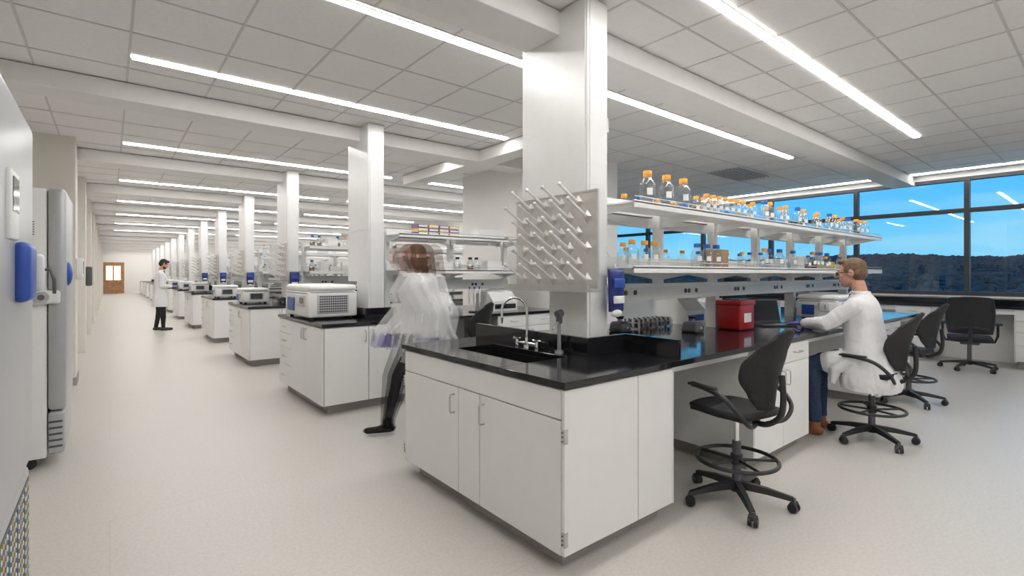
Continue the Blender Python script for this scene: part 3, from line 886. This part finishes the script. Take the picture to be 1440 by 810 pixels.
# =====================================================================
# PEOPLE
# =====================================================================
class Fig:
    def __init__(s): s.p = []
    def cap(s, p0, r0, p1, r1, tag): s.p.append(('c', Vector(p0), r0, Vector(p1), r1, tag))
    def chain(s, pts, rs, tag):
        for i in range(len(pts)-1): s.cap(pts[i], rs[i], pts[i+1], rs[i+1], tag)
    def ell(s, c, r, tag, R=None): s.p.append(('e', Vector(c), Vector(r), R or Matrix.Identity(3), None, tag))
    def loft(s, secs, tag, sub=5):
        A = np.array(secs, float); out = []
        n = len(A)
        for i in range(n-1):
            p0, p1, p2, p3 = A[max(i-1, 0)], A[i], A[i+1], A[min(i+2, n-1)]
            for q in range(sub):
                t = q/sub; out.append(.5*(2*p1+(-p0+p2)*t+(2*p0-5*p1+4*p2-p3)*t*t+(-p0+3*p1-3*p2+p3)*t**3))
        out.append(A[-1]); s.p.append(('l', np.array(out), None, None, None, tag))
    def mesh(s, name, vox, mats, smooth=4, wrinkle=.006):
        b = MB(); dm = M_coat
        for k in s.p:
            if k[0] == 'c':
                b.sph(k[1], k[2], dm, 14, 10); b.sph(k[3], k[4], dm, 14, 10)
                d = k[3]-k[1]
                if d.length > 1e-4: b.cyl(k[1], k[3], k[2], k[4], dm, 14)
            elif k[0] == 'e':
                b.M = Matrix.Translation(k[1]) @ k[3].to_4x4(); b.sph((0, 0, 0), tuple(k[2]), dm, 24, 16); b.M = Matrix.Identity(4)
            else:
                vs = []; fs = []; N = 36; S = k[1]
                for (z, cy, rx, ry) in S:
                    for i in range(N):
                        t = 2*math.pi*i/N; c, s_ = math.cos(t), math.sin(t)
                        vs.append((rx*math.copysign(abs(c)**.9, c), cy+ry*math.copysign(abs(s_)**.9, s_), z))
                for j in range(len(S)-1):
                    for i in range(N): fs.append((j*N+i, j*N+(i+1) % N, (j+1)*N+(i+1) % N, (j+1)*N+i))
                fs.append(tuple(range(N-1, -1, -1))); fs.append(tuple(range((len(S)-1)*N, len(S)*N)))
                b.add(vs, fs, dm, True)
        me = b.mesh('tmp'); o = bpy.data.objects.new('tmp', me); COL.objects.link(o)
        m = o.modifiers.new('r', 'REMESH'); m.mode = 'VOXEL'; m.voxel_size = vox
        sm = o.modifiers.new('s', 'SMOOTH'); sm.factor = .5; sm.iterations = smooth
        dg = bpy.context.evaluated_depsgraph_get(); out = bpy.data.meshes.new_from_object(o.evaluated_get(dg))
        bpy.data.objects.remove(o)
        out.name = name; out.materials.clear()
        tags = list(mats.keys())
        for t in tags: out.materials.append(mats[t])
        def tagof(C):
            n = len(C); best = np.full(n, 1e9); idx = np.zeros(n, dtype=np.int32)
            for k in s.p:
                if k[0] == 'c':
                    a = np.array(k[1]); d = np.array(k[3])-a; L = max(d@d, 1e-9)
                    t = np.clip(((C-a)@d)/L, 0, 1); dist = np.linalg.norm(C-a-t[:, None]*d, axis=1)-(k[2]+(k[4]-k[2])*t)
                elif k[0] == 'e':
                    R = np.array(k[3]); q = (C-np.array(k[1]))@R; r = np.array(k[2]); l = np.linalg.norm(q/r, axis=1)
                    g_ = np.linalg.norm(q/(r*r), axis=1)+1e-9; dist = l*(l-1)/g_
                else:
                    S = k[1]; z = np.clip(C[:, 2], S[0, 0], S[-1, 0])
                    cy = np.interp(z, S[:, 0], S[:, 1]); rx = np.interp(z, S[:, 0], S[:, 2]); ry = np.interp(z, S[:, 0], S[:, 3])
                    l = np.sqrt((C[:, 0]/rx)**2+((C[:, 1]-cy)/ry)**2)
                    dist = (l-1)*np.minimum(rx, ry); dz = np.abs(C[:, 2]-z); dist = np.where(dz > 1e-6, np.hypot(np.maximum(dist, 0), dz), dist)
                w_ = dist < best; best[w_] = dist[w_]; idx[w_] = tags.index(k[5])
            return idx
        n = len(out.polygons); C = np.zeros(n*3); out.polygons.foreach_get('center', C)
        idx = tagof(C.reshape(-1, 3))
        if wrinkle:
            nv = len(out.vertices); V = np.zeros(nv*3); out.vertices.foreach_get('co', V); V = V.reshape(-1, 3); Nn = np.zeros(nv*3); out.vertices.foreach_get('normal', Nn); Nn = Nn.reshape(-1, 3)
            vi = tagof(V); cloth = [tags.index('coat'), tags.index('leg')]
            for i in range(nv):
                if vi[i] in cloth:
                    p = V[i]; q = Vector((p[0]*9, p[1]*9, p[2]*5)); h = mn.noise(q)*1.0+abs(mn.noise(q*2.1+Vector((3, 1, 7))))*.8
                    V[i] = p+Nn[i]*h*wrinkle
            out.vertices.foreach_set('co', V.ravel())
        out.polygons.foreach_set('material_index', idx); out.polygons.foreach_set('use_smooth', np.ones(n, dtype=bool)); out.update()
        return out
    def head(s, c, yaw=0., pitch=0., k=1., beard=False, female=False):
        R = (Matrix.Rotation(yaw, 3, 'Z') @ Matrix.Rotation(pitch, 3, 'X')); c = Vector(c); s.hR = R; s.hc = c; s.hk = k
        P_ = lambda x, y, z: c+R @ (Vector((x, y, z))*k)
        E = lambda p, r, t: s.ell(P_(*p), [q*k for q in r], t, R)
        E((0, 0, .02), (.075, .095, .098), 'skin')
        E((0, .03, -.03), (.062, .066, .075), 'skin'); E((0, .052, -.088), (.036, .036, .026), 'beard' if beard else 'skin')
        if beard: E((0, .038, -.07), (.06, .058, .05), 'beard')
        E((0, .080, .030), (.050, .018, .012), 'skin')
        s.cap(P_(0, .096, .018), .009*k, P_(0, .117, -.018), .013*k, 'skin')
        for q in (-1, 1):
            E((q*.012, .104, -.022), (.010, .010, .009), 'skin'); E((q*.04, .066, -.02), (.022, .02, .02), 'skin')
            E((q*.077, -.008, 0), (.010, .019, .032), 'skin')
        E((0, .090, -.052), (.024, .010, .006), 'lip'); E((0, .088, -.062), (.020, .010, .006), 'lip')
        if female:
            E((0, -.015, .036), (.080, .094, .092), 'hair'); E((0, -.05, -.05), (.074, .055, .11), 'hair'); E((0, -.065, -.14), (.06, .04, .09), 'hair')
            for q in (-1, 1): E((q*.068, .0, -.03), (.018, .055, .10), 'hair')
        else:
            E((0, -.018, .045), (.081, .095, .086), 'hair'); E((0, -.045, .0), (.078, .066, .075), 'hair')
            E((0, .045, .098), (.055, .045, .028), 'hair')
            for q in (-1, 1): E((q*.070, .012, .035), (.012, .03, .035), 'hair')
    def face_parts(s, b, glasses=False, browmat=None):
        M4 = Matrix.Translation(s.hc) @ s.hR.to_4x4() @ Matrix.Scale(s.hk, 4); b.M = M4
        for q in (-1, 1):
            b.sph((q*.031, .0805, .008), .0125, M_eyew, 12, 8); b.sph((q*.031, .0905, .008), .0055, M_iris, 10, 6)
            b.tube([(q*.014, .094, .028), (q*.032, .095, .034), (q*.05, .084, .029)], .0035, browmat or M_hair1, 6)
            b.tube([(q*.017, .091, .016), (q*.031, .095, .0185), (q*.045, .086, .015)], .0025, M_skin, 6)
        if glasses:
            for q in (-1, 1):
                b.tube([(q*(.034+.023*math.cos(t*math.pi/7)), .106-.006*abs(math.cos(t*math.pi/7)), .005+.016*math.sin(t*math.pi/7)) for t in range(14)], .0024, M_blk, 6, True)
                b.tube([(q*.057, .099, .010), (q*.076, .075, .012), (q*.086, .0, .010), (q*.085, -.02, .0)], .0030, M_blk, 6)
            b.tube([(-.011, .107, .008), (0, .112, .010), (.011, .107, .008)], .0024, M_blk, 6)
        b.M = Matrix.Identity(4)
    def hand(s, w_, d, up, side, tag, curl=.4, k=1.):
        w_ = Vector(w_); d = Vector(d).normalized(); up = Vector(up); up = (up-d*up.dot(d)).normalized(); x = d.cross(up).normalized()*side
        R = Matrix((x, d, up)).transposed()
        s.ell(w_+d*.05*k, (.040*k, .054*k, .016*k), tag, R); s.cap(w_-d*.01, .027*k, w_+d*.03*k, .024*k, tag)
        for off, L, sp in ((.033, .068, .16), (.011, .078, .05), (-.011, .073, -.06), (-.032, .058, -.18)):
            p = w_+d*.088*k+x*off*k; dd = (d+x*sp).normalized()
            q = [p-dd*.02]; cur = p
            q.append(cur)
            for ln, cc in ((.45, curl*.35), (.32, curl*.9), (.23, curl*1.5)):
                cur = cur+(dd*math.cos(cc)-up*math.sin(cc))*L*ln*k; q.append(cur)
            s.chain(q, [.010*k, .0095*k, .0088*k, .008*k, .007*k], tag)
        t0 = w_+d*.03*k+x*.03*k; t1 = t0+(d*.6+x*.75-up*.25).normalized()*.038*k; t2 = t1+(d*.9+x*.25-up*.35).normalized()*.03*k
        s.chain([t0, t1, t2], [.014*k, .0105*k, .008*k], tag)
    def collar(s, z, cy, rx, ry, tag='coat'):
        for i in range(8):
            a0 = math.radians(55-i*36.25); a1 = math.radians(55-(i+1)*36.25)
            s.cap((rx*math.cos(a0), cy+ry*math.sin(a0), z), .013, (rx*math.cos(a1), cy+ry*math.sin(a1), z+.003), .013, tag)

mats_m = {'skin': M_skin, 'lip': M_lip, 'hair': M_hair1, 'beard': M_hair2, 'coat': M_coat, 'shirt': M_shirt, 'leg': M_jean, 'shoe': M_boot, 'glove': M_glove}
def person(name, loc, rz, parts):
    e_ = bpy.data.objects.new(name, None); COL.objects.link(e_); e_.location = loc; e_.rotation_euler = (0, 0, rz)
    for (me, nm) in parts:
        o = bpy.data.objects.new(nm, me); COL.objects.link(o); o.parent = e_
    return e_

# ---- seated scientist (local frame faces +Y) ----
f = Fig()
f.loft([(.44, .0, .225, .20), (.50, .0, .232, .215), (.60, .01, .232, .205), (.72, .02, .212, .18), (.84, .03, .186, .148), (.97, .05, .184, .136), (1.08, .06, .194, .130), (1.16, .058, .182, .108), (1.215, .06, .12, .082), (1.25, .065, .072, .066)], 'coat')
for q in (-1, 1): f.cap((q*.05, .06, 1.205), .05, (q*.16, .065, 1.155), .066, 'coat')
f.cap((0, .06, 1.20), .060, (0, .09, 1.33), .056, 'skin')
f.collar(1.255, .072, .074, .064)
f.ell((0, .14, 1.20), (.035, .02, .055), 'shirt')
f.head((0, .135, 1.425), yaw=math.radians(4), pitch=math.radians(-6), k=1.04)
for q, el, wr in ((-1, (-.245, .26, .985), (-.13, .48, .972)), (1, (.25, .27, .985), (.15, .50, .972))):
    sh = Vector((q*.185, .065, 1.145)); el = Vector(el); wr = Vector(wr)
    f.chain([sh, sh.lerp(el, .5), el], [.068, .063, .055], 'coat'); f.chain([el, el.lerp(wr, .45), wr.lerp(el, .12)], [.055, .052, .044], 'coat')
    d = (Vector((q*.045, .70, .95))-wr).normalized()
    f.hand(wr, d, (0, 0, 1), -q, 'glove', .35, 1.0)
for q, kn, an in ((-1, (-.16, .39, .62), (-.20, .36, .12)), (1, (.12, .42, .62), (.05, .40, .12))):
    hp = Vector((q*.095, .03, .68)); kn = Vector(kn); an = Vector(an)
    f.chain([hp, hp.lerp(kn, .5), kn], [.095, .083, .064], 'leg'); f.chain([kn, kn.lerp(an, .3), an], [.062, .06, .046], 'leg')
    f.chain([hp, hp.lerp(kn, .62)], [.108, .096], 'coat')
    f.cap(an, .046, an+Vector((0, 0, -.05)), .046, 'shoe'); f.cap(an+Vector((0, -.03, -.078)), .040, an+Vector((q*.03, .16, -.085)), .035, 'shoe')
    f.chain([(q*.19, .10, .68), (q*.20, .20, .60), (q*.195, .22, .50)], [.055, .045, .03], 'coat')
me = f.mesh('body', .0045, mats_m, 3, .010)
b = MB(); f.face_parts(b, True); fp = b.mesh('face_and_glasses')
person('seated_scientist', (5.04, 1.35, 0), 0, [(me, 'body'), (fp, 'face_and_glasses')])

# ---- standing man at far bench, faces +Y local ----
f = Fig()
f.loft([(.60, -.01, .205, .165), (.80, -.01, .195, .155), (.98, 0, .17, .13), (1.14, 0, .158, .12), (1.30, .01, .178, .125), (1.39, .005, .175, .105), (1.45, 0, .12, .08), (1.50, 0, .065, .06)], 'coat')
for q in (-1, 1): f.cap((q*.05, 0, 1.465), .045, (q*.16, 0, 1.415), .06, 'coat')
f.cap((0, .0, 1.45), .055, (0, .035, 1.57), .054, 'skin'); f.ell((0, .07, 1.46), (.04, .03, .05), 'shirt'); f.collar(1.50, .01, .07, .06)
f.head((0, .075, 1.66), 0, math.radians(-28), 1.0, beard=True)
for q in (-1, 1):
    sh = Vector((q*.185, 0, 1.40)); el = Vector((q*.22, -.01, 1.12)); wr = Vector((q*.10, .22, 1.10))
    f.chain([sh, el], [.06, .05], 'coat'); f.chain([el, wr.lerp(el, .1)], [.05, .042], 'coat')
    f.hand(wr, (-q*.25, .9, -.1), (0, .1, 1), -q, 'glove', .7)
    hp = Vector((q*.085, 0, .85)); kn = Vector((q*.09, .02+.03*q, .48)); an = Vector((q*.09, -.01+.06*q, .10))
    f.chain([hp, kn], [.09, .062], 'leg'); f.chain([kn, kn.lerp(an, .3), an], [.06, .058, .043], 'leg')
    f.cap(an+Vector((0, -.03, -.055)), .042, an+Vector((q*.02, .17, -.065)), .034, 'shoe')
me = f.mesh('body', .006, {**mats_m, 'hair': M_hair2, 'leg': M_trous, 'shoe': M_shoe}, 3)
b = MB(); f.face_parts(b, False, M_hair2); fp = b.mesh('face_details')
person('standing_scientist', (.98, 15.2, 0), math.radians(-85), [(me, 'body'), (fp, 'face_details')])

# ---- woman striding (blurred by her walk) faces +Y local ----
f = Fig()
f.loft([(.64, -.09, .19, .25), (.78, -.05, .178, .19), (.95, -.005, .155, .125), (1.10, 0, .130, .10), (1.24, .02, .148, .118), (1.32, .01, .148, .092), (1.375, 0, .10, .07), (1.41, 0, .055, .05)], 'coat')
for q in (-1, 1): f.cap((q*.045, 0, 1.375), .04, (q*.135, 0, 1.335), .052, 'coat')
f.cap((0, .0, 1.37), .046, (0, .03, 1.50), .043, 'skin'); f.collar(1.405, .01, .06, .052)
f.head((0, .05, 1.575), 0, math.radians(-8), .94, female=True)
for q in (-1, 1):
    sh = Vector((q*.155, 0, 1.32)); el = Vector((q*.20, q*.10-.02, 1.07)); wr = Vector((q*.17, q*.20+.08, .86))
    f.chain([sh, el], [.052, .043], 'coat'); f.chain([el, wr.lerp(el, .1)], [.043, .036], 'coat')
    f.hand(wr, (0, .25, -.95), (q, 0, 0), 1, 'glove', .5, .92)
for hp, kn, an, toe in (((-.08, .02, .86), (-.085, .22, .50), (-.08, .30, .12), (-.09, .47, .045)), ((.08, -.02, .86), (.085, -.05, .47), (.08, -.38, .20), (.08, -.28, .05))):
    hp, kn, an, toe = map(Vector, (hp, kn, an, toe))
    f.chain([hp, kn], [.08, .050], 'leg'); f.chain([kn, kn.lerp(an, .3), an], [.048, .047, .034], 'leg')
    f.cap(an+Vector((0, -.02, -.07)), .034, toe, .028, 'shoe'); f.cap(an, .038, an+Vector((0, 0, -.04)), .036, 'shoe')
def gmats(i, a):
    return {'skin': ghost('skin_moving_%d' % i, (.62, .36, .27), a), 'lip': ghost('lip_moving_%d' % i, (.5, .2, .16), a), 'hair': ghost('hair_moving_%d' % i, (.13, .055, .028), a), 'beard': M_hair2,
            'coat': ghost('coat_moving_%d' % i, (.95, .95, .96), a), 'shirt': M_shirt, 'leg': ghost('trousers_moving_%d' % i, (.012, .012, .014), min(1, a*1.1)), 'shoe': ghost('shoe_moving_%d' % i, (.01, .01, .01), min(1, a*1.3)),
            'glove': ghost('glove_moving_%d' % i, (.30, .28, .55), a)}
G0 = gmats(0, .70)
base = f.mesh('body', .008, G0, 3)
tags = list(G0.keys())
nv = len(base.vertices); co = np.zeros(nv*3); base.vertices.foreach_get('co', co); co = co.reshape(-1, 3)
nf = len(base.polygons); fi = np.zeros(nf, dtype=np.int32); base.polygons.foreach_get('material_index', fi)
fc = np.zeros(nf*3); base.polygons.foreach_get('center', fc); fc = fc.reshape(-1, 3)
faces = [tuple(p.vertices) for p in base.polygons]
kk = lambda z: .10+.90*np.clip(z/1.0, 0, 1)
def sweep(spread, steps, gm, nm):
    V = []; F = []; kd = KDTree(nf*steps)
    for i in range(steps):
        t = (i/(steps-1)-.5)*spread
        c2 = co.copy(); c2[:, 1] += t*kk(c2[:, 2]); V.append(c2); F += [tuple(a+i*nv for a in q) for q in faces]
        c3 = fc.copy(); c3[:, 1] += t*kk(c3[:, 2])
        for j in range(nf): kd.insert(c3[j], i*nf+j)
    kd.balance()
    me = bpy.data.meshes.new('t'); me.from_pydata(np.vstack(V).tolist(), [], F); o = bpy.data.objects.new('t', me); COL.objects.link(o)
    m = o.modifiers.new('r', 'REMESH'); m.mode = 'VOXEL'; m.voxel_size = .012
    sm = o.modifiers.new('s', 'SMOOTH'); sm.factor = .5; sm.iterations = 6
    out = bpy.data.meshes.new_from_object(o.evaluated_get(bpy.context.evaluated_depsgraph_get())); bpy.data.objects.remove(o)
    out.name = nm; out.materials.clear()
    for t in tags: out.materials.append(gm[t])
    for p in out.polygons:
        _, ix, _ = kd.find(p.center); p.material_index = int(fi[ix % nf]); p.use_smooth = True
    return out
s1 = sweep(.14, 4, gmats(1, .34), 'body_sway_inner')
s2 = sweep(.30, 7, gmats(2, .26), 'body_sway_outer')
person('walking_scientist', (2.22, 4.05, 0), math.radians(66), [(base, 'body'), (s1, 'body_sway_inner'), (s2, 'body_sway_outer')])

# =====================================================================
# CAMERA
# =====================================================================
cam = bpy.data.cameras.new('camera'); co_ = bpy.data.objects.new('camera', cam); COL.objects.link(co_)
co_.location = (0, 0, H); co_.rotation_euler = (math.pi/2, 0, -math.radians(39.1))
cam.sensor_width = 36; cam.lens = 36*696/1440; cam.shift_y = -20/1440; cam.clip_start = .05; cam.clip_end = 2000
scene.camera = co_
